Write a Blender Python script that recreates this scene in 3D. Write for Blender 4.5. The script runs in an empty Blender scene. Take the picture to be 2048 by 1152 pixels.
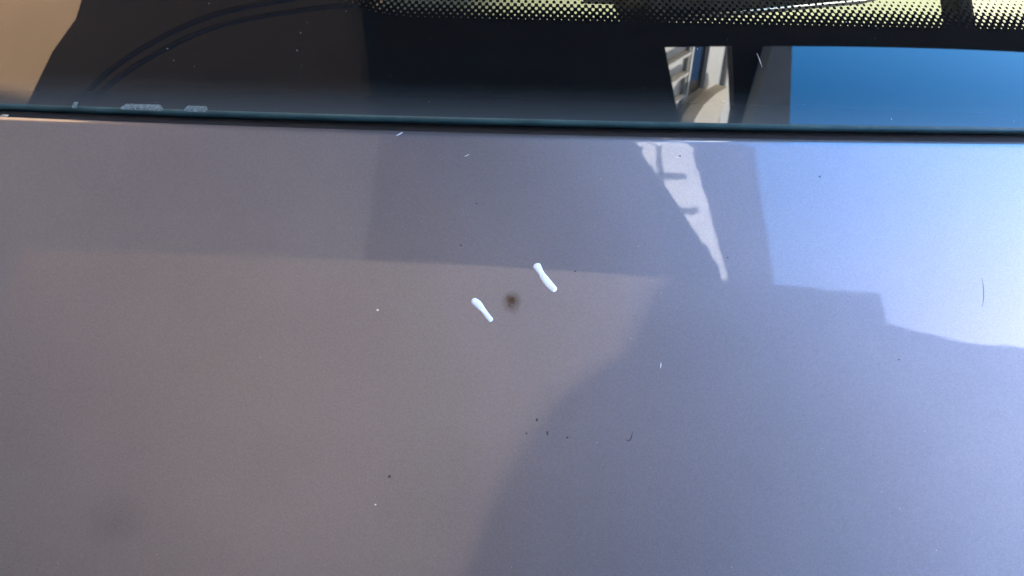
import bpy, bmesh, math, random
from mathutils import Vector, noise

# ---------------------------------------------------------------- camera, sky, sun, exposure
SC = bpy.context.scene
COL = SC.collection
R = math.radians
Z0 = 1.45                                   # height of the roof's front edge above the ground (metres)
random.seed(7)

cam = bpy.data.cameras.new('camera')
cam.sensor_width = 36.0
cam.lens = 36.0 * 1595 / 2048               # phone lens, about 65 degrees across
cam.clip_start = 0.01
cam.clip_end = 2000
cam.dof.use_dof = True; cam.dof.focus_distance = 0.315; cam.dof.aperture_fstop = 28   # focused on the paint, like the phone
cam_ob = bpy.data.objects.new('camera', cam)
COL.objects.link(cam_ob)
PITCH, ROLL = R(75), R(1.35)                # looking steeply down on the roof's front edge
cam_ob.location = (0, -0.15, Z0 + 0.305)
fw = Vector((0, math.cos(PITCH), -math.sin(PITCH)))
rt0 = Vector((1, 0, 0)); up0 = rt0.cross(fw)
rt = rt0 * math.cos(ROLL) + up0 * math.sin(ROLL)
up = up0 * math.cos(ROLL) - rt0 * math.sin(ROLL)
from mathutils import Matrix
cam_ob.rotation_euler = Matrix((rt, up, -fw)).transposed().to_euler()
SC.camera = cam_ob

SUN_TO = Vector((0.90, 0.20, 1.0)).normalized()
world = bpy.data.worlds.new('World'); SC.world = world
world.use_nodes = True
wn = world.node_tree.nodes; wl = world.node_tree.links
wn.clear()
sky = wn.new('ShaderNodeTexSky'); sky.sky_type = 'NISHITA'; sky.sun_disc = False
sky.sun_elevation = math.asin(SUN_TO.z)
sky.altitude = 900; sky.air_density = 0.6; sky.dust_density = 1.0; sky.ozone_density = 1.6
sky.sun_rotation = math.atan2(SUN_TO.x, SUN_TO.y)
bg = wn.new('ShaderNodeBackground'); bg.inputs['Strength'].default_value = 0.14
wo = wn.new('ShaderNodeOutputWorld')
hs = wn.new('ShaderNodeHueSaturation'); hs.inputs['Hue'].default_value = 0.494; hs.inputs['Saturation'].default_value = 1.45   # the phone's vivid blue
wl.new(sky.outputs[0], hs.inputs['Color']); wl.new(hs.outputs[0], bg.inputs['Color']); wl.new(bg.outputs[0], wo.inputs['Surface'])

sun = bpy.data.lights.new('sun', 'SUN'); sun.energy = 5.0; sun.angle = R(0.53); sun.color = (1.0, 0.95, 0.86)
sun_ob = bpy.data.objects.new('sun', sun); COL.objects.link(sun_ob)
sun_ob.rotation_euler = SUN_TO.to_track_quat('Z', 'Y').to_euler()
sun_ob.location = (6, 2, 9)

SC.view_settings.view_transform = 'Standard'
SC.view_settings.look = 'None'
SC.view_settings.gamma = 1.0
SC.view_settings.use_curve_mapping = False
SC.view_settings.exposure = 3.58            # exposed for the shade under the porch
SC.render.engine = 'CYCLES'
SC.cycles.max_bounces = 10
SC.cycles.transparent_max_bounces = 16
SC.cycles.use_denoising = True

# ---------------------------------------------------------------- helpers
def tag(o, label=None, cat=None, group=None, kind=None):
    if label: o['label'] = label
    if cat: o['category'] = cat
    if group: o['group'] = group
    if kind: o['kind'] = kind
    return o

def empty(name, loc=(0, 0, 0)):
    o = bpy.data.objects.new(name, None); COL.objects.link(o); o.location = loc
    o.empty_display_size = 0.05
    return o

def mesh(name, verts, faces, mat, parent=None, smooth=True, uvs=None):
    """verts in world metres; linked as ONE object, kept in place under its parent"""
    me = bpy.data.meshes.new(name)
    off = Vector((0, 0, 0))
    p = parent
    while p:
        off += p.location; p = p.parent
    me.from_pydata([tuple(Vector(v) - off) for v in verts], [], faces)
    if uvs:
        l = me.uv_layers.new(name='UVMap')
        for lp in me.loops: l.data[lp.index].uv = uvs[lp.vertex_index]
    bm = bmesh.new(); bm.from_mesh(me); bmesh.ops.recalc_face_normals(bm, faces=bm.faces) if not uvs else None
    bm.to_mesh(me); bm.free()
    for f in me.polygons: f.use_smooth = smooth
    me.materials.append(mat)
    o = bpy.data.objects.new(name, me); COL.objects.link(o)
    if parent: o.parent = parent
    return o

def box(x0, x1, y0, y1, z0, z1):
    v = [(x, y, z) for z in (z0, z1) for y in (y0, y1) for x in (x0, x1)]
    return v, [(0, 2, 3, 1), (4, 5, 7, 6), (0, 1, 5, 4), (2, 6, 7, 3), (0, 4, 6, 2), (1, 3, 7, 5)]

def prism(poly, a0, a1, axis='z'):
    n = len(poly)
    f3 = {'z': lambda p, a: (p[0], p[1], a), 'y': lambda p, a: (p[0], a, p[1])}[axis]
    v = [f3(p, a0) for p in poly] + [f3(p, a1) for p in poly]
    f = [tuple(range(n))[::-1], tuple(range(n, 2 * n))] + [(i, (i + 1) % n, n + (i + 1) % n, n + i) for i in range(n)]
    return v, f

def bevel(o, w, seg=2):
    m = o.modifiers.new('bevel', 'BEVEL'); m.width = w; m.segments = seg; m.limit_method = 'ANGLE'
    return o

def zroof(x, y):
    return math.tan(R(6)) * (-y) - 0.20 * y * y - 0.08 * (x - 0.05) ** 2
def yedge(x): return 0.085 * (x - 0.03) ** 2
TG = math.tan(R(20))
GAP = 0.0070
def zglass(x, y): return -0.0035 - TG * y - 0.10 * y * y - 0.08 * (x - 0.05) ** 2

# ---------------------------------------------------------------- materials
class NT:
    def __init__(self, name):
        self.m = bpy.data.materials.new(name); self.m.use_nodes = True
        self.t = self.m.node_tree; self.t.nodes.clear()
        self.out = self.t.nodes.new('ShaderNodeOutputMaterial')
    def n(self, typ, **kw):
        nd = self.t.nodes.new(typ)
        for k, v in kw.items(): setattr(nd, k, v)
        return nd
    def l(self, a, b): self.t.links.new(a, b)
    def math(self, op, a, b=None, c=None):
        nd = self.n('ShaderNodeMath', operation=op)
        for i, s in enumerate((a, b, c)):
            if s is None: continue
            if isinstance(s, (int, float)): nd.inputs[i].default_value = s
            else: self.l(s, nd.inputs[i])
        return nd.outputs[0]
    def ramp(self, fac, stops):
        nd = self.n('ShaderNodeValToRGB'); self.l(fac, nd.inputs[0])
        e = nd.color_ramp.elements
        while len(e) < len(stops): e.new(0.5)
        for i, (p, c) in enumerate(stops):
            e[i].position = p; e[i].color = (*c, 1) if len(c) == 3 else c
        return nd.outputs[0]
    def noise(self, scale, detail=3, rough=0.5, vec=None):
        nd = self.n('ShaderNodeTexNoise'); nd.inputs['Scale'].default_value = scale
        nd.inputs['Detail'].default_value = detail; nd.inputs['Roughness'].default_value = rough
        if vec is None:
            if not hasattr(self, 'tc'): self.tc = self.n('ShaderNodeTexCoord')
            vec = self.tc.outputs['Object']
        self.l(vec, nd.inputs['Vector'])
        return nd.outputs['Fac']

def plain(name, c, rough=0.7, var=0.15, scale=4.0, metal=0.0, bump=0.0, bscale=60.0):
    k = NT(name)
    b = k.n('ShaderNodeBsdfPrincipled')
    f = k.noise(scale, 4, 0.6)
    lo = tuple(x * (1 - var) for x in c); hi = tuple(min(1, x * (1 + var)) for x in c)
    k.l(k.ramp(f, [(0.3, lo), (0.7, hi)]), b.inputs['Base Color'])
    b.inputs['Roughness'].default_value = rough; b.inputs['Metallic'].default_value = metal
    if bump:
        bp = k.n('ShaderNodeBump'); bp.inputs['Strength'].default_value = bump; bp.inputs['Distance'].default_value = 0.002
        k.l(k.noise(bscale, 3), bp.inputs['Height']); k.l(bp.outputs[0], b.inputs['Normal'])
    k.l(b.outputs[0], k.out.inputs[0])
    return k.m

def paint_material():
    k = NT('silver_metallic_paint')
    b = k.n('ShaderNodeBsdfPrincipled')
    tc = k.n('ShaderNodeTexCoord'); k.tc = tc
    # aluminium flakes: each cell its own tilt and brightness
    v = k.n('ShaderNodeTexVoronoi'); v.inputs['Scale'].default_value = 2600
    k.l(tc.outputs['Object'], v.inputs['Vector'])
    sep = k.n('ShaderNodeSeparateColor'); k.l(v.outputs['Color'], sep.inputs[0])
    big = k.noise(14, 3, 0.55)
    mix = k.math('ADD', k.math('MULTIPLY', sep.outputs[0], 0.4), k.math('MULTIPLY', big, 0.6))
    k.l(k.ramp(mix, [(0.1, (0.168, 0.172, 0.192)), (0.9, (0.238, 0.243, 0.272))]), b.inputs['Base Color'])
    b.inputs['Metallic'].default_value = 0.92
    b.inputs['Roughness'].default_value = 0.45
    # flakes lie at slightly different angles under the lacquer
    bp = k.n('ShaderNodeBump'); bp.inputs['Strength'].default_value = 0.10; bp.inputs['Distance'].default_value = 0.0002
    k.l(sep.outputs[1], bp.inputs['Height']); k.l(bp.outputs[0], b.inputs['Normal'])
    b.inputs['Coat Weight'].default_value = 1.0
    b.inputs['Coat IOR'].default_value = 1.55
    # lacquer: faint orange peel and an uneven film of dust that dulls the gloss
    k.l(k.ramp(k.noise(9, 5, 0.65), [(0.35, (0.018,) * 3), (0.75, (0.05,) * 3)]), b.inputs['Coat Roughness'])
    op = k.n('ShaderNodeBump'); op.inputs['Strength'].default_value = 0.012; op.inputs['Distance'].default_value = 0.0006
    k.l(k.noise(230, 2), op.inputs['Height']); k.l(op.outputs[0], b.inputs['Coat Normal'])
    k.l(b.outputs[0], k.out.inputs[0])
    return k.m

def glass_nodes(k):
    tr = k.n('ShaderNodeBsdfTransparent'); tr.inputs[0].default_value = (0.82, 0.88, 0.77, 1)
    gl = k.n('ShaderNodeBsdfGlossy'); gl.inputs['Roughness'].default_value = 0.004
    fr = k.n('ShaderNodeFresnel'); fr.inputs['IOR'].default_value = 1.50
    mx = k.n('ShaderNodeMixShader'); k.l(fr.outputs[0], mx.inputs[0]); k.l(tr.outputs[0], mx.inputs[1]); k.l(gl.outputs[0], mx.inputs[2])
    return mx.outputs[0]

def glass_material():
    k = NT('green_tinted_glass'); k.l(glass_nodes(k), k.out.inputs[0]); return k.m

def frit_material():
    """black enamel print on the glass, broken into a halftone of dots along its lower border"""
    k = NT('black_enamel_print')
    uv = k.n('ShaderNodeUVMap'); sp = k.n('ShaderNodeSeparateXYZ'); k.l(uv.outputs[0], sp.inputs[0])
    u, v = sp.outputs[0], sp.outputs[1]
    PIT, ROW, V0 = 0.00345, 0.00278, 0.0692
    # towards the left the dotted border swings away from the roof
    bend = k.math('MULTIPLY', k.math('POWER', k.math('MAXIMUM', k.math('SUBTRACT', -0.050, u), 0.0), 1.7), 2.6)
    r = k.math('DIVIDE', k.math('SUBTRACT', k.math('SUBTRACT', v, V0), bend), ROW)
    g = k.math('MULTIPLY', k.math('COSINE', k.math('MULTIPLY', u, 2 * math.pi / PIT)), k.math('COSINE', k.math('MULTIPLY', r, math.pi)))
    T = k.math('SUBTRACT', 0.90, k.math('MULTIPLY', r, 0.215))
    hole = k.math('MULTIPLY', k.math('GREATER_THAN', g, T), k.math('GREATER_THAN', r, -0.5))
    # enamel seen through polished glass, with a grey film of dust, thicker along the upper edge where rain leaves it
    b = k.n('ShaderNodeBsdfPrincipled'); b.inputs['Roughness'].default_value = 0.004; b.inputs['IOR'].default_value = 1.43
    near = k.math('POWER', k.math('MAXIMUM', k.math('SUBTRACT', 1.0, k.math('DIVIDE', v, 0.024)), 0.0), 1.6)
    fac = k.math('ADD', k.math('MULTIPLY', near, 0.10), k.math('MULTIPLY', k.noise(40, 5, 0.7), 0.006))
    cm = k.n('ShaderNodeMix', data_type='RGBA'); k.l(fac, cm.inputs[0])
    cm.inputs[6].default_value = (0.0025, 0.0025, 0.0025, 1); cm.inputs[7].default_value = (0.34, 0.42, 0.42, 1)
    k.l(cm.outputs[2], b.inputs['Base Color'])
    mx = k.n('ShaderNodeMixShader'); k.l(hole, mx.inputs[0]); k.l(b.outputs[0], mx.inputs[1]); k.l(glass_nodes(k), mx.inputs[2])
    k.l(mx.outputs[0], k.out.inputs[0])
    return k.m

def edge_material():
    k = NT('ground_glass_edge')
    b = k.n('ShaderNodeBsdfPrincipled')
    k.l(k.ramp(k.noise(55, 4, 0.7), [(0.3, (0.022, 0.065, 0.06)), (0.75, (0.055, 0.125, 0.115))]), b.inputs['Base Color'])
    b.inputs['Roughness'].default_value = 0.35; b.inputs['Coat Weight'].default_value = 0.4
    k.l(b.outputs[0], k.out.inputs[0])
    return k.m

def facade_sheet_material():  # translucent white, added to make the bright wedge in the paint
    k = NT('milky_facade_sheet')
    a = k.n('ShaderNodeBsdfDiffuse'); b = k.n('ShaderNodeBsdfTranslucent')
    c = k.ramp(k.noise(3, 4, 0.6), [(0.3, (0.78, 0.76, 0.73)), (0.7, (0.88, 0.86, 0.83))])
    k.l(c, a.inputs[0]); k.l(c, b.inputs[0])
    mx = k.n('ShaderNodeMixShader'); mx.inputs[0].default_value = 0.8
    k.l(a.outputs[0], mx.inputs[1]); k.l(b.outputs[0], mx.inputs[2]); k.l(mx.outputs[0], k.out.inputs[0])
    return k.m

def smudge_material():
    k = NT('greasy_smudge')
    uv = k.n('ShaderNodeUVMap'); ln = k.n('ShaderNodeVectorMath', operation='LENGTH'); k.l(uv.outputs[0], ln.inputs[0])
    d = k.math('ADD', ln.outputs['Value'], k.math('MULTIPLY', k.math('SUBTRACT', k.noise(160, 3, 0.6), 0.5), 0.9))
    al = k.ramp(d, [(0.05, (0.11,) * 3), (0.95, (0,) * 3)])
    b = k.n('ShaderNodeBsdfDiffuse'); b.inputs[0].default_value = (0.05, 0.04, 0.04, 1)
    tr = k.n('ShaderNodeBsdfTransparent'); mx = k.n('ShaderNodeMixShader')
    k.l(al, mx.inputs[0]); k.l(tr.outputs[0], mx.inputs[1]); k.l(b.outputs[0], mx.inputs[2]); k.l(mx.outputs[0], k.out.inputs[0])
    return k.m

def rust_material():
    k = NT('rust_stain')
    uv = k.n('ShaderNodeUVMap'); sp = k.n('ShaderNodeSeparateXYZ'); k.l(uv.outputs[0], sp.inputs[0])
    tc = k.n('ShaderNodeTexCoord'); k.tc = tc
    nz = k.noise(700, 4, 0.7)
    nz2 = k.noise(2600, 2, 0.6)
    # uv = millimetres from the chip; the stain has run a little way down
    rr = k.math('SQRT', k.math('ADD', k.math('MULTIPLY', sp.outputs[0], sp.outputs[0]), k.math('MULTIPLY', sp.outputs[1], sp.outputs[1])))
    d = k.math('ADD', rr, k.math('MULTIPLY', k.math('SUBTRACT', nz, 0.5), 3.4))
    d = k.math('ADD', d, k.math('MULTIPLY', k.math('SUBTRACT', nz2, 0.5), 1.6))
    col = k.ramp(k.math('DIVIDE', d, 5.0), [(0.0, (0.014, 0.010, 0.008)), (0.07, (0.04, 0.020, 0.010)), (0.20, (0.13, 0.066, 0.027)), (0.7, (0.19, 0.115, 0.055))])
    alpha = k.ramp(k.math('DIVIDE', d, 5.0), [(0.06, (1,) * 3), (0.20, (0.80,) * 3), (0.40, (0.38,) * 3), (0.95, (0,) * 3)])
    b = k.n('ShaderNodeBsdfPrincipled'); k.l(col, b.inputs['Base Color']); b.inputs['Roughness'].default_value = 0.85
    b.inputs['Specular IOR Level'].default_value = 0.2
    tr = k.n('ShaderNodeBsdfTransparent'); mx = k.n('ShaderNodeMixShader')
    k.l(alpha, mx.inputs[0]); k.l(tr.outputs[0], mx.inputs[1]); k.l(b.outputs[0], mx.inputs[2])
    k.l(mx.outputs[0], k.out.inputs[0])
    return k.m

M = dict(
    paint=paint_material(), glass=glass_material(), frit=frit_material(), edge=edge_material(), rust=rust_material(), facade_sheet=facade_sheet_material(), smudge=smudge_material(),
    rubber=plain('black_rubber', (0.012, 0.012, 0.012), 0.7, 0.3, 80),
    black=plain('black_plastic', (0.010, 0.010, 0.011), 0.8, 0.2, 60, bump=0.2, bscale=900),
    dash=plain('pale_dashboard', (0.080, 0.073, 0.052), 0.85, 0.08, 9),
    visor=plain('brown_visor_cloth', (0.045, 0.026, 0.016), 0.95, 0.2, 30),
    liner=plain('grey_headlining', (0.30, 0.29, 0.27), 0.95, 0.08, 30),
    white=plain('white_paint_mark', (0.93, 0.93, 0.92), 0.55, 0.02, 300, bump=0.25, bscale=900),
    grit=plain('pale_grit', (0.75, 0.74, 0.70), 0.8, 0.1, 900),
    dark=plain('dark_grit', (0.055, 0.050, 0.048), 0.9, 0.3, 900),
    pale_edge=plain('pale_edge_patch', (0.12, 0.165, 0.15), 0.6, 0.5, 700, bump=0.6, bscale=1500),
    flake=plain('dry_leaf_flake', (0.40, 0.34, 0.28), 0.9, 0.2, 400),
    ground=plain('pale_paving', (0.36, 0.32, 0.27), 0.9, 0.15, 0.8),
    soffit=plain('warm_plaster', (0.70, 0.575, 0.45), 0.9, 0.08, 2.0),
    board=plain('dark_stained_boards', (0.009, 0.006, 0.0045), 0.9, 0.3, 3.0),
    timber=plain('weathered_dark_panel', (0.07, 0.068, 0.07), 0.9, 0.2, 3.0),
    brown=plain('brown_render', (0.15, 0.085, 0.05), 0.95, 0.12, 1.0),
    umber=plain('umber_render', (0.05, 0.034, 0.025), 0.95, 0.12, 1.0),
    upper=plain('lifted_brown_render', (0.20, 0.128, 0.085), 0.95, 0.12, 1.0),  # brown lightened to raise the upper reflection
    tan=plain('tan_render', (0.33, 0.205, 0.115), 0.95, 0.10, 3.0),
    stone=plain('pale_stone', (0.74, 0.72, 0.66), 0.9, 0.12, 1.2),
    cream=plain('cream_canopy_cloth', (0.80, 0.71, 0.55), 0.9, 0.08, 2.0),
    concrete=plain('grey_concrete', (0.30, 0.30, 0.28), 0.9, 0.25, 2.5),
    window=plain('dark_window_glass', (0.01, 0.011, 0.014), 0.1, 0.2, 2.0),
    edge_glint=plain('mirror_edge_glint', (0.6, 0.62, 0.65), 0.2, 0.05, 50, metal=1.0),  # highlight on the mirror's edge, made as bright metal
    cable=plain('black_cable', (0.055, 0.042, 0.045), 0.9, 0.2, 20),
)

# ---------------------------------------------------------------- ground and the things mirrored in the paint and the glass
gv, gf = [(-300, -300, 0), (300, -300, 0), (300, 300, 0), (-300, 300, 0)], [(0, 1, 2, 3)]
tag(mesh('ground', gv, gf, M['ground'], None, False), kind='structure')

def solid(name, parts, loc, label, cat):
    """parts: (name, (verts, faces), material[, parent_index])"""
    root = empty(name, loc); made = []
    for p in parts:
        par = root if len(p) < 4 else made[p[3]]
        made.append(mesh(p[0], p[1][0], p[1][1], p[2], par, False))
    tag(root, label, cat)
    return root

# porch roof over the car: its straight front edge and the step in it cross the paint
eave = [(-1.80, 0.965), (-0.06, 0.90), (0.68, 0.86), (1.22, 0.82), (1.22, 0.70), (1.48, 0.64), (2.1, 0.62), (2.1, -0.10), (1.85, -0.32), (-1.80, -0.32)]
rear_dimmer = [(-2.12, -0.322), (1.84, -0.322), (1.40, -0.60), (1.40, -3.0), (-2.12, -3.0)]  # unseen part behind the eave, added to dim the paint
panel = [(-0.14, -0.30), (-0.06, -0.02), (-0.005, 0.12), (0.035, 0.19), (0.06, 0.26), (0.10, 0.31), (0.115, 0.36), (0.165, 0.39), (0.185, 0.43), (0.25, 0.46), (0.27, 0.50), (0.34, 0.53),
         (0.40, 0.63), (0.43, 0.74), (0.47, 0.80), (0.50, 0.855), (0.68, 0.845), (1.20, 0.807), (1.20, 0.69), (1.47, 0.62), (2.02, 0.60), (2.02, -0.08), (1.80, -0.30)]
solid('porch_roof', [
    ('eave', prism(eave, Z0 + 2.0, Z0 + 2.16), M['soffit']),
    ('person_silhouette', prism(panel, Z0 + 1.955, Z0 + 1.985), M['timber']),  # dark cut-out added for the reflected silhouette of whoever holds the camera
    ('ceiling', prism(rear_dimmer, Z0 + 2.0, Z0 + 2.16), M['umber']),  # unseen, kept dark to dim the lower and left paint
    ('post', box(-2.10, -1.95, -2.9, -2.75, 0, Z0 + 2.0), M['umber']),
    ('post', box(1.2, 1.35, -2.9, -2.75, 0, Z0 + 2.0), M['umber']),
    ('side_blocker', box(-2.12, -2.0, -2.7, 0.95, 0, Z0 + 1.998), M['umber']),  # unseen wall added to block light and darken the left paint
    ('rear_blocker', box(-1.94, 1.19, -3.12, -3.0, 0, Z0 + 2.16), M['umber']),  # unseen wall added to block light from behind
], (0, -3, 0), 'plastered porch eave mirrored faintly across the lower half of the car roof', 'roof')

# dark building ahead, with an opening that lets the sunlit tower show
H = Z0 + 3.7
solid('dark_building', [
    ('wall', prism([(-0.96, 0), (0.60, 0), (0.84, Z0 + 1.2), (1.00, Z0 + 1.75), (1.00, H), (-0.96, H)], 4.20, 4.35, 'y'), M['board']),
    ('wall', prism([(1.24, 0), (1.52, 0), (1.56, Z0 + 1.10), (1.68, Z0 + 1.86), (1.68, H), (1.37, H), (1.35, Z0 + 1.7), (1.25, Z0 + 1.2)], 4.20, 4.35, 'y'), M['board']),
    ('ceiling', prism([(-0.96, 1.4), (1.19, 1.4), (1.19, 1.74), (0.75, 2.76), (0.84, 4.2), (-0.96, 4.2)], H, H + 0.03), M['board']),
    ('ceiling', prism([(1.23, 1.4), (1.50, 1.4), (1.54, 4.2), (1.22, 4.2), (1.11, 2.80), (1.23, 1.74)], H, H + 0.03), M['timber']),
    ('column', prism([(1.44, 0), (1.50, 0), (1.535, Z0 + 1.08), (1.66, Z0 + 1.80), (1.66, H), (1.38, H), (1.39, Z0 + 1.7), (1.425, Z0 + 1.2)], 4.0, 4.17, 'y'), M['concrete']),
    ('facade_sheet', box(0.55, 1.40, 1.55, 4.34, H + 0.125, H + 0.129), M['facade_sheet']),  # translucent sheet added to stand in for a sunlit facade above
    ('wedge_bar', box(0.60, 1.06, 2.52, 2.56, H + 0.035, H + 0.07), M['concrete']),  # bars added to draw the dark steps inside the bright wedge
    ('wedge_bar', box(0.70, 1.10, 2.22, 2.25, H + 0.035, H + 0.07), M['concrete']),
    ('wedge_bar', box(0.88, 0.905, 2.40, 4.18, H + 0.035, H + 0.075), M['concrete']),
], (0, 4.2, 0), 'dark shaded building mirrored as black in the middle of the windscreen', 'building')

fence_root = empty('board_fence', (0.9, 2.0, 0))
tag(fence_root, 'low black board fence mirrored along the dotted border of the glass', 'fence')
nb = 18
for i in range(nb):
    x0 = -0.445 + i * 0.178
    v, f = box(x0, x0 + 0.172, 2.0, 2.02, 0.05, Z0 + 0.42)
    mesh('board', v, f, M['board'], fence_root, False)
rail = [(-0.452, 0.572), (0.39, 0.558), (0.72, 0.536), (1.35, 0.492), (2.74, 0.40)]
mesh('top_rail', *prism([(x, Z0 + z) for x, z in rail] + [(x, Z0 + z - 0.20) for x, z in rail[::-1]], 1.975, 1.995, 'y'), M['board'], fence_root, False)
for i in range(3):
    v, f = box(-0.5 + i * 1.5, -0.42 + i * 1.5, 2.022, 2.10, 0, Z0 + 0.45)
    mesh('post', v, f, M['board'], fence_root, False)

solid('brown_house', [
    ('wall', box(-9.0, -0.965, 4.25, 4.6, 0, Z0 + 11.0), M['brown']),
    ('upper_lift', box(-9.0, -0.97, 4.20, 4.248, Z0 + 2.6, Z0 + 10.5), M['upper']),  # paler sheet added to lift the reflection in the left paint
    ('ledge', box(-9.0, -0.97, 4.17, 4.245, Z0 + 10.6, Z0 + 10.8), M['brown']),
    ('window', box(-8.6, -7.8, 4.15, 4.198, Z0 + 5.0, Z0 + 6.4), M['window']),
], (-5, 4.25, 0), 'tall brown house in shade, mirrored as warm grey in the left of the paint', 'house')

def garden_wall():
    root = empty('garden_wall', (-1.4, 1.4, 0))
    tag(root, 'sunlit tan garden wall mirrored in the far left corner of the glass', 'wall')
    bx_, by_ = -1.20, 1.76; k = 0.8
    pol = [(-1.6, -Z0), (0.22, -Z0), (0.02, 0.28), (-0.032, 0.365), (-0.12, 0.44), (-0.232, 0.568), (-0.38, 0.80), (-0.6, 1.1), (-1.6, 1.1)]
    v = []
    for d in (0.0, -0.14):
        for q, z in pol: v.append((bx_ + 0.6 * q + 0.8 * d, by_ + 0.8 * q - 0.6 * d, Z0 + z))
    n_ = len(pol)
    f = [tuple(range(n_))[::-1], tuple(range(n_, 2 * n_))] + [(q, (q + 1) % n_, n_ + (q + 1) % n_, n_ + q) for q in range(n_)]
    mesh('wall', v, f, M['tan'], root, False)
garden_wall()

# sunlit house seen through the opening, turned to face the sun
def stone_house():
    root = empty('stone_house', (1.4, 5.4, 0))
    tag(root, 'sunlit pale stone house mirrored as bright strips in the windscreen', 'house')
    ox, oy = 1.0, 4.9; a = Vector((0.53, 0.848, 0)); n_ = Vector((0.848, -0.53, 0))   # along the face, outward normal
    def pt(s, d, z):
        p = Vector((ox, oy, 0)) + a * s + n_ * d; return (p.x, p.y, z)
    def face_box(s0, s1, z0, z1, d0, d1):
        return [pt(s, d, z) for z in (z0, z1) for d in (d0, d1) for s in (s0, s1)], box(0, 1, 0, 1, 0, 1)[1]
    def add(name, par, mat, *q):
        v, f = face_box(*q); return mesh(name, v, f, mat, par, False)
    add('wall', root, M['stone'], -0.6, 3.0, 0, Z0 + 3.4, -1.0, 0.0)
    w = add('window', root, M['window'], 0.46, 0.76, 0.3, Z0 + 1.98, 0.004, 0.02)
    add('frame', w, M['stone'], 0.42, 0.455, 0.3, Z0 + 1.98, 0.004, 0.035)
    add('frame', w, M['stone'], 0.765, 0.82, 0.3, Z0 + 1.98, 0.004, 0.05)
    for z in (1.55, 1.72, 1.92):
        add('ledge', root, M['stone'], -0.6, 0.36, Z0 + z, Z0 + z + 0.02, 0.004, 0.05)
    add('downpipe', root, M['concrete'], 1.35, 1.40, 0.1, Z0 + 3.0, 0.004, 0.04)
    add('shutter', root, M['concrete'], 0.365, 0.40, 0.3, Z0 + 3.0, 0.004, 0.03)
    pol = [(0.30, 2.5), (0.34, 2.1), (0.50, 2.02), (0.75, 2.0), (1.05, 2.02), (1.10, 2.12), (0.95, 2.3), (0.95, 2.5)]
    k = len(pol)
    v = [pt(s, d, Z0 + z) for d in (0.06, 0.16) for s, z in pol]
    f = [tuple(range(k))[::-1], tuple(range(k, 2 * k))] + [(q, (q + 1) % k, k + (q + 1) % k, k + q) for q in range(k)]
    mesh('awning', v, f, M['cream'], root, False)
stone_house()

def tube(pts, rad, sides=8, close=True):
    V, F = [], []
    n = len(pts); P = [Vector(p) for p in pts]
    rads = rad if isinstance(rad, (list, tuple)) else [rad] * n
    for i in range(n):
        t = (P[min(i + 1, n - 1)] - P[max(i - 1, 0)]).normalized()
        a = t.cross(Vector((0, 0, 1)))
        if a.length < 1e-4: a = t.cross(Vector((1, 0, 0)))
        a.normalize(); b = a.cross(t)
        for j in range(sides):
            q = P[i] + (a * math.cos(2 * math.pi * j / sides) + b * math.sin(2 * math.pi * j / sides)) * rads[i]
            V.append(tuple(q))
    for i in range(n - 1):
        for j in range(sides):
            F.append((i * sides + j, i * sides + (j + 1) % sides, (i + 1) * sides + (j + 1) % sides, (i + 1) * sides + j))
    if close:
        F.append(tuple(range(sides))[::-1]); F.append(tuple(range((n - 1) * sides, n * sides)))
    return V, F

def spline(pts, n):
    out = []
    P = [Vector(p) for p in pts]; P = [P[0] * 2 - P[1]] + P + [P[-1] * 2 - P[-2]]
    for i in range(1, len(P) - 2):
        for k in range(n):
            t = k / n; a, b, c, d = P[i - 1], P[i], P[i + 1], P[i + 2]
            out.append(0.5 * ((2 * b) + (c - a) * t + (2 * a - 5 * b + 4 * c - d) * t * t + (3 * b - a - 3 * c + d) * t ** 3))
    out.append(P[-2]); return out

CY = 3.9      # a cable looped in front of the brown house
for dz, lab in ((0.0, 'upper black cable looped before the brown house, mirrored as a curve in the glass'),
                (-0.075, 'lower black cable looped before the brown house, mirrored as a curve in the glass')):
    cp = [(CY * a, CY, Z0 + CY * b + dz) for a, b in ((-0.80, 0.52), (-0.72, 0.42), (-0.668, 0.372), (-0.623, 0.338), (-0.566, 0.305), (-0.486, 0.269), (-0.412, 0.248), (-0.301, 0.233), (-0.20, 0.226))]
    v, f = tube(spline(cp, 6), 0.016, 8)
    tag(mesh('cable', v, f, M['cable']), lab, 'cable', 'cables before the brown house')

# ---------------------------------------------------------------- the car
car = empty('car', (0, 0, 0))
tag(car, 'silver metallic car seen from above its roof edge and the top of its windscreen', 'car')

# roof panel with its rolled front edge
xs = [-0.62 + 1.30 * i / 130 for i in range(131)]
RF = 0.0050
ys = [-1.25, -1.0, -0.8, -0.6, -0.5, -0.42, -0.36, -0.32] + [-0.30 + 0.01 * i for i in range(28)] + [-0.022, -0.016, -0.012, -0.009, -0.0065]
V, F = [], []
prof_n = None
for x in xs:
    col = []
    ye = yedge(x)
    for y in ys: col.append((x, y + ye * max(0, 1 + y / 0.3), Z0 + zroof(x, y)))
    y0 = -RF; sl = math.tan(R(6)); a0 = R(6)
    cy, cz = -RF, zroof(x, -RF) - RF
    for k in range(9):
        a = a0 + (math.pi / 2 - a0) * k / 8
        col.append((x, ye + cy + RF * math.sin(a), Z0 + cz + RF * math.cos(a)))
    col.append((x, ye, Z0 + cz - 0.008)); col.append((x, ye - 0.004, Z0 + cz - 0.012))
    prof_n = len(col); V += col
for i in range(len(xs) - 1):
    for j in range(prof_n - 1):
        a = i * prof_n + j; F.append((a, a + prof_n, a + prof_n + 1, a + 1))
roof = mesh('roof_panel', V, F, M['paint'], car, True, uvs=[(v[0], v[1]) for v in V])
roof['label'] = 'silver metallic car roof with rust spot and two white paint strokes'

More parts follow.
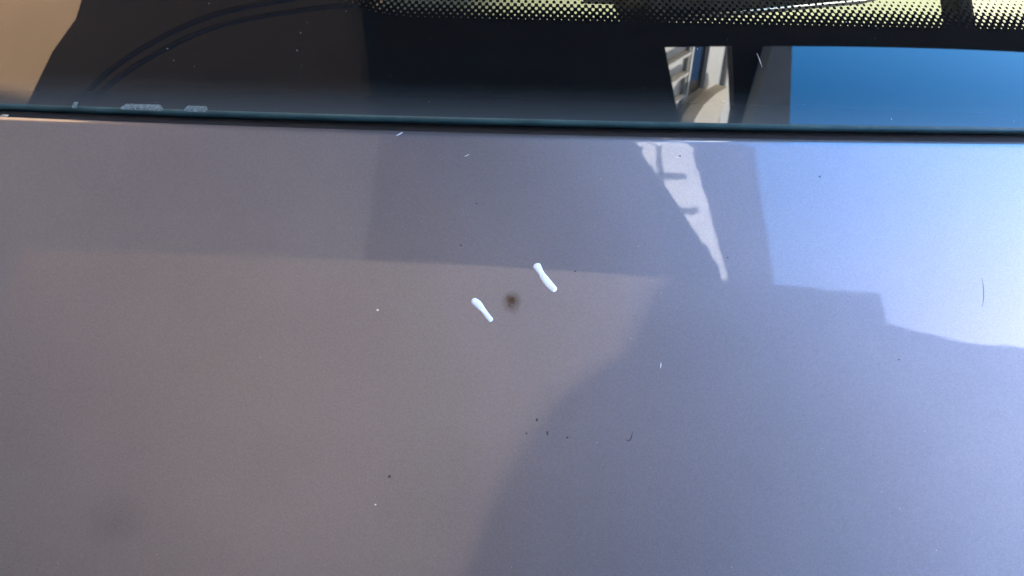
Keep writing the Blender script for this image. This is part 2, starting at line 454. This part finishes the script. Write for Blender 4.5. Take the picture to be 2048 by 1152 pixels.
# headlining and lower body that close the car off below
xb = [-0.6 + 0.1 * i for i in range(13)]
hv = [(x, y, Z0 + zroof(x, min(y, -0.01)) - 0.03) for x in xb for y in (-1.2, -0.8, -0.4, -0.2, -0.02)]
hf = [(i * 5 + j, (i + 1) * 5 + j, (i + 1) * 5 + j + 1, i * 5 + j + 1) for i in range(12) for j in range(4)]
mesh('headlining', hv, hf, M['liner'], car)
bevel(mesh('lower_body', *box(-0.85, 0.95, -3.0, 1.9, 0.25, Z0 - 0.62), M['paint'], car, False), 0.08, 4)

# windscreen
gxs = [-0.62 + 1.30 * i / 100 for i in range(101)]
gl = [0.0, 0.0008, 0.002, 0.004, 0.008, 0.014, 0.022] + [0.03 + 0.01 * i for i in range(28)] + [0.36, 0.45, 0.55, 0.65]
def gpt(x, v, drop=0.0):
    y = yedge(x) + GAP + 0.0018 + v * math.cos(R(20))
    return (x, y, Z0 + zglass(x, y) - drop)
def sheet(vs):
    n = len(vs)
    return ([gpt(x, v) for x in gxs for v in vs],
            [(i * n + j, (i + 1) * n + j, (i + 1) * n + j + 1, i * n + j + 1) for i in range(len(gxs) - 1) for j in range(n - 1)],
            [(x, v) for x in gxs for v in vs])
SPLIT = 16                                   # the printed border ends below the clear pane
V, F, U = sheet(gl[SPLIT:])
wind = mesh('windscreen', V, F, M['glass'], car, True, uvs=U)
wind['label'] = 'green tinted windscreen with black dotted border'
V, F, U = sheet(gl[:SPLIT + 1])
mesh('enamel_band', V, F, M['frit'], wind, True, uvs=U)['label'] = 'black printed border of the windscreen with halftone dots'
# ground, rounded edge of the pane
V, F = [], []
T = 0.0032
for x in gxs:
    a = gpt(x, 0.0)
    for k in range(8):
        t = math.pi / 2 * k / 7
        V.append((a[0], a[1] - 0.0018 * math.sin(t), a[2] - 0.0018 * (1 - math.cos(t)) - 0.00002))
    V.append((a[0], a[1] - 0.0018, a[2] - T)); V.append((a[0], a[1] + 0.001, a[2] - T - 0.0006))
for i in range(len(gxs) - 1):
    for j in range(9):
        q = i * 10 + j; F.append((q, q + 10, q + 11, q + 1))
mesh('pane_edge', V, F, M['edge'], wind, True)
# rubber in the gap
V, F = [], []
for x in gxs:
    ye = yedge(x); zc = Z0 + zroof(x, -0.005)
    for dy, dz in ((-0.004, -0.0125), (0.0005, -0.0095), (0.0025, -0.0105), (0.008, -0.0125), (0.03, -0.024)):
        V.append((x, ye + dy, zc + dz))
for i in range(len(gxs) - 1):
    for j in range(4):
        q = i * 5 + j; F.append((q, q + 5, q + 6, q + 1))
mesh('rubber_seal', V, F, M['rubber'], car, True)

# inside the car: dashboard, mirror, visor
dv = []
dys = [(0.18, -0.62), (0.22, -0.50), (0.28, -0.455), (0.40, -0.44), (0.60, -0.42), (0.80, -0.40), (0.80, -0.62)]
for x in (-0.6, -0.3, 0.0, 0.3, 0.64):
    for y, z in dys: dv.append((x, y, Z0 + z))
df_ = [(i * 7 + j, (i + 1) * 7 + j, (i + 1) * 7 + j + 1, i * 7 + j + 1) for i in range(4) for j in range(6)]
mesh('dashboard', dv, df_, M['dash'], car)
mir = mesh('rear_view_mirror', *prism([(0.064, 0.150), (0.066, 0.1255), (0.0808, 0.1260), (0.135, 0.1330), (0.206, 0.1425), (0.235, 0.152), (0.235, 0.20), (0.064, 0.20)], Z0 - 0.112, Z0 - 0.106), M['black'], car, False)
bevel(mir, 0.0015, 2)
mesh('stem', *tube([(0.070, 0.098, Z0 - 0.060), (0.069, 0.106, Z0 - 0.072), (0.069, 0.118, Z0 - 0.090), (0.069, 0.140, Z0 - 0.108)], [0.0070, 0.0095, 0.0105, 0.013], 14), M['black'], mir)
mesh('edge_glint', *tube([(0.084, 0.1262, Z0 - 0.106), (0.135, 0.1327, Z0 - 0.1058), (0.206, 0.1421, Z0 - 0.1058)], [0.00025, 0.0004, 0.0006], 8), M['edge_glint'], mir)  # bright bar added where the mirror's bevel catches the sky
bevel(mesh('sensor_housing', *box(0.0385, 0.064, 0.1385, 0.18, Z0 - 0.112, Z0 - 0.104), M['black'], mir, False), 0.001)
mesh('visor', *prism([(-0.62, 0.085), (-0.105, 0.085), (-0.082, 0.100), (-0.076, 0.125), (-0.085, 0.20), (-0.62, 0.20)], Z0 - 0.092, Z0 - 0.078), M['visor'], car, False)
bevel(mesh('visor_clip', *box(0.222, 0.2305, 0.078, 0.13, Z0 - 0.062, Z0 - 0.046), M['black'], car, False), 0.002)

# rust spot: a chip gone through the lacquer with a stain round it
rc = (0.0001, -0.0748)
V, F, U = [], [], []
NR, NA = 12, 40
for i in range(NR + 1):
    for j in range(NA):
        rr = 0.0075 * i / NR; a = 2 * math.pi * j / NA
        dx, dy = rr * math.cos(a), rr * math.sin(a)
        x, y = rc[0] + dx, rc[1] + dy
        pit = -0.00004 * max(0, 1 - rr / 0.0012)
        V.append((x, y, Z0 + zroof(x, y) + 0.00012 + pit))
        U.append((dx * 1000 * 1.15, dy * 1000 * (1.15 if dy > 0 else 0.75)))
for i in range(NR):
    for j in range(NA):
        F.append((i * NA + j, (i + 1) * NA + j, (i + 1) * NA + (j + 1) % NA, i * NA + (j + 1) % NA))
rs = mesh('rust_spot', V, F, M['rust'], roof, True, uvs=U)
rs['label'] = 'small brown rust spot with a dark chipped centre'

# faint greasy smudge low on the left
V, F, U = [], [], []
for i in range(7):
    for j in range(28):
        rr = 0.011 * i / 6; a = 2 * math.pi * j / 28
        x, y = -0.1397 + rr * math.cos(a) * 1.15, -0.1604 + rr * math.sin(a)
        V.append((x, y, Z0 + zroof(x, y) + 0.00010)); U.append((math.cos(a) * i / 6, math.sin(a) * i / 6))
for i in range(6):
    for j in range(28):
        F.append((i * 28 + j, (i + 1) * 28 + j, (i + 1) * 28 + (j + 1) % 28, i * 28 + (j + 1) % 28))
mesh('smudge', V, F, M['smudge'], roof, True, uvs=U)['label'] = 'faint round smudge on the paint'

# two white strokes of paint beside the rust spot
def stroke(pts, label):
    # pts: (x mm, y mm, half width mm)
    sp = spline([(p[0], p[1], p[2]) for p in pts], 10)
    P = [Vector((q.x, q.y)) for q in sp]; W = [q.z for q in sp]
    # round ends
    t0 = (P[0] - P[1]).normalized(); t1 = (P[-1] - P[-2]).normalized()
    head, tail = [], []
    for k in range(7, 0, -1):
        s = math.sin(math.pi / 2 * k / 7.0); head.append((P[0] + t0 * W[0] * s, W[0] * math.sqrt(max(0.0004, 1 - s * s))))
    for k in range(1, 8):
        s = math.sin(math.pi / 2 * k / 7.0); tail.append((P[-1] + t1 * W[-1] * s, W[-1] * math.sqrt(max(0.0004, 1 - s * s))))
    L = head + list(zip(P, W)) + tail
    V, F = [], []; NJ = 11
    for i, (p, w) in enumerate(L):
        t = (L[min(i + 1, len(L) - 1)][0] - L[max(i - 1, 0)][0]).normalized(); nrm = Vector((-t.y, t.x))
        w2 = w * 1.22 * (1 + 0.07 * noise.noise(Vector((p.x * 1.5, p.y * 1.5, 3))))
        for j in range(NJ):
            s = -1 + 2 * j / (NJ - 1)
            q = p + nrm * w2 * s
            x, y = q.x / 1000, q.y / 1000
            h = 0.00006 + 0.00030 * (1 - s * s) ** 0.5 * min(1, w / 1.0)
            V.append((x, y, Z0 + zroof(x, y) + h))
    for i in range(len(L) - 1):
        for j in range(NJ - 1):
            a = i * NJ + j; F.append((a, a + NJ, a + NJ + 1, a + 1))
    o = mesh('paint_stroke', V, F, M['white'], roof, True); o['label'] = label
stroke([(-14.5, -75.5, 1.05), (-13.2, -76.6, 1.25), (-11.9, -78.0, 1.05), (-10.7, -79.4, 0.85), (-9.1, -81.5, 0.82), (-7.9, -82.9, 0.80)], 'white paint stroke below left of the rust spot')
stroke([(9.6, -60.7, 1.25), (10.3, -61.9, 1.10), (11.1, -63.3, 0.95), (12.4, -65.4, 1.15), (14.3, -67.9, 1.20), (16.2, -70.0, 1.12)], 'white paint stroke above right of the rust spot')

# pale uneven patches along the pane's edge
def lump(cx, cy, z, rx, ry, h, seed, rough=0.35, tilt=0.0):
    V, F = [], []; NA_, NR_ = 14, 4
    V.append((cx, cy, z + h))
    for i in range(1, NR_ + 1):
        for j in range(NA_):
            a = 2 * math.pi * j / NA_
            k = i / NR_ * (1 + rough * noise.noise(Vector((math.cos(a) * 1.3 + seed * 7.1, math.sin(a) * 1.3, seed))))
            x, y = rx * k * math.cos(a), ry * k * math.sin(a)
            V.append((cx + x * math.cos(tilt) - y * math.sin(tilt), cy + x * math.sin(tilt) + y * math.cos(tilt),
                      z + h * (1 - (i / NR_) ** 2) + h * 0.25 * noise.noise(Vector((x * 2500, y * 2500, seed)))))
    for j in range(NA_): F.append((0, 1 + j, 1 + (j + 1) % NA_))
    for i in range(NR_ - 1):
        for j in range(NA_):
            a = 1 + i * NA_ + j; b = 1 + i * NA_ + (j + 1) % NA_
            F.append((a, a + NA_, b + NA_, b))
    return V, F
def edge_patch(x0, x1, seed):
    V, F = [], []; N = 26
    for i in range(N + 1):
        x = x0 + (x1 - x0) * i / N
        e = min(1, min(i, N - i) / 2.5)
        for j in range(5):
            t = j / 4
            v = 0.0024 * (1 - t) * e - 0.0009 * t
            wob = noise.noise(Vector((x * 900, j * 0.7, seed)))
            p = gpt(x, max(v, 0) + 0.0004 * wob * e * (1 - t))
            V.append((p[0], p[1] + min(v, 0), p[2] + 0.00028 - 0.0004 * t * t + 0.00015 * wob * (0.3 + t) * e))
    for i in range(N):
        for j in range(4):
            a = i * 5 + j; F.append((a, a + 5, a + 6, a + 1))
    return V, F
for x0, x1, s in ((-0.1725, -0.1535, 1.0), (-0.1442, -0.1338, 2.0), (-0.1945, -0.1922, 3.0)):
    mesh('edge_patch', *edge_patch(x0, x1, s), M['pale_edge'], wind, True)

# ---------------------------------------------------------------- dirt lying on the roof and the glass
def on_roof(x, y, h=0.0): return Z0 + zroof(x, y) + h
ROOF_SPECKS = [  # x mm, y mm, half length, half width, tilt, material, label
    (-51.5, -80.0, 0.55, 0.42, 0.3, 'grit', 'white grit grain on the roof left of the lower white stroke'),
    (-46.7, -152.1, 0.32, 0.26, 0.3, 'grit', 'white grit grain low on the roof near the photo bottom'),
    (125.2, -18.3, 0.50, 0.34, 0.9, 'dark', 'dark speck on the bright right part of the roof below the glass'),
    (10.2, -120.8, 0.42, 0.62, 0.0, 'dark', 'black speck topmost of the cluster below the rust spot'),
    (6.6, -125.8, 0.38, 0.32, 0.0, 'dark', 'small dark speck leftmost of the cluster below the rust spot'),
    (14.2, -125.6, 0.34, 0.85, 0.1, 'dark', 'upright dark smear in the cluster below the rust spot'),
    (21.5, -126.9, 0.40, 0.32, 0.6, 'dark', 'dark speck rightmost of the cluster below the rust spot'),
    (-42.4, -142.2, 0.55, 0.48, 0.0, 'dark', 'lone dark speck in the lower left of the roof'),
    (-15.1, -34.1, 0.36, 0.30, 0.0, 'dark', 'dark speck midway between the glass and the rust spot'),
    (-20.6, -52.6, 0.30, 0.42, 0.0, 'dark', 'dark speck above the lower white stroke'),
    (68.2, -10.3, 0.40, 0.32, 0.0, 'dark', 'dark speck just below the glass by the mirrored bright wedge'),
    (84.7, -55.1, 0.36, 0.28, 0.0, 'dark', 'dark speck at the tip of the mirrored bright wedge'),
    (147.0, -94.7, 0.36, 0.28, 0.0, 'dark', 'dark speck low in the bluish right part of the roof'),
    (24.5, -62.5, 0.34, 0.26, 0.0, 'dark', 'dark speck right of the upper white stroke'),
]
for i, (x, y, a, b, t, m, lab) in enumerate(ROOF_SPECKS):
    x, y = x / 1000, y / 1000
    v, f = lump(x, y, on_roof(x, y, 0.00006), a / 1000, b / 1000, 0.00022, i + 1.5, 0.5, t)
    tag(mesh('grit_speck', v, f, M[m]), lab, 'speck', 'specks of grit on the roof')

def fibre(name, pts, rad, mat, label, roofed=True):
    pp = []
    for x, y in pts:
        x, y = x / 1000, y / 1000
        z = on_roof(x, y, rad * 0.9) if roofed else Z0 + zglass(x, y) + rad * 0.9
        pp.append((x, y, z))
    s = spline(pp, 6)
    rr = [rad * (0.35 + 0.65 * math.sin(math.pi * min(1, max(0.06, i / (len(s) - 1))))) for i in range(len(s))]
    v, f = tube(s, rr, 6)
    tag(mesh(name, v, f, M[mat]), label, 'fibre')
fibre('hair', [(45.3, -124.2), (44.8, -126.4), (43.9, -127.6), (42.7, -127.2)], 0.00015, 'dark', 'short hooked dark hair lying right of the speck cluster')
fibre('hair', [(184.6, -60.5), (184.5, -65.0), (183.7, -69.6), (182.6, -72.5)], 0.00012, 'dark', 'thin dark hair on the bright right side of the roof')
fibre('lint', [(-49.9, -3.6), (-48.6, -2.9), (-47.2, -1.9)], 0.00018, 'grit', 'pale lint thread at the front edge of the roof')
fibre('lint', [(-20.9, -12.8), (-19.9, -12.4), (-19.0, -11.8)], 0.00016, 'grit', 'short pale lint thread on the roof just under the edge')
fibre('lint', [(56.6, -98.2), (56.5, -99.4), (56.3, -100.4)], 0.00020, 'grit', 'tiny upright pale lint on the roof right of the rust spot')
fibre('lint', [(111.0, 53.5), (111.5, 49.0), (111.8, 44.0)], 0.00014, 'grit', 'fine pale lint thread on the windscreen beside the mirrored wedge', False)

v, f = lump(-0.2235, 0.0075, Z0 + zglass(-0.2235, 0.0075) - 0.001, 0.0021, 0.0009, 0.0006, 4.2, 0.9, 0.2)
tag(mesh('leaf_flake', v, f, M['flake']), 'pale dry leaf flake caught in the gap at the far left', 'leaf flake')

def dust(name, pts, mat, label):
    V, F = [], []
    for x, y, z, r in pts:
        b = len(V); k = 6; a0 = random.random() * 6
        e = random.uniform(0.6, 1.5)
        V.append((x, y, z + r * 0.5))
        for j in range(k):
            a = a0 + 2 * math.pi * j / k; q = r * random.uniform(0.7, 1.2)
            V.append((x + q * math.cos(a) * e, y + q * math.sin(a) / e, z))
        F += [(b, b + 1 + j, b + 1 + (j + 1) % k) for j in range(k)]
    tag(mesh(name, V, F, M[mat], None, False), label, 'dust', None, 'stuff')
pr = []
for i in range(420):
    x, y = random.uniform(-0.24, 0.24), random.uniform(-0.20, -0.008)
    pr.append((x, y, on_roof(x, y, 0.00004), random.choice((0.00007, 0.0001, 0.00013))))
dust('roof_dust', pr[:300], 'dark', 'fine dark dust scattered over the silver roof')
dust('pale_dust', pr[300:], 'grit', 'fine pale dust scattered over the silver roof')
pg = []
for i in range(60):
    x, v = random.uniform(-0.27, 0.27), random.uniform(0.002, 0.085)
    p = gpt(x, v); pg.append((x, p[1], p[2] + 0.00003, random.choice((0.00007, 0.0001, 0.00012, 0.00022))))
dust('glass_dust', pg, 'grit', 'fine pale dust on the black border of the windscreen')
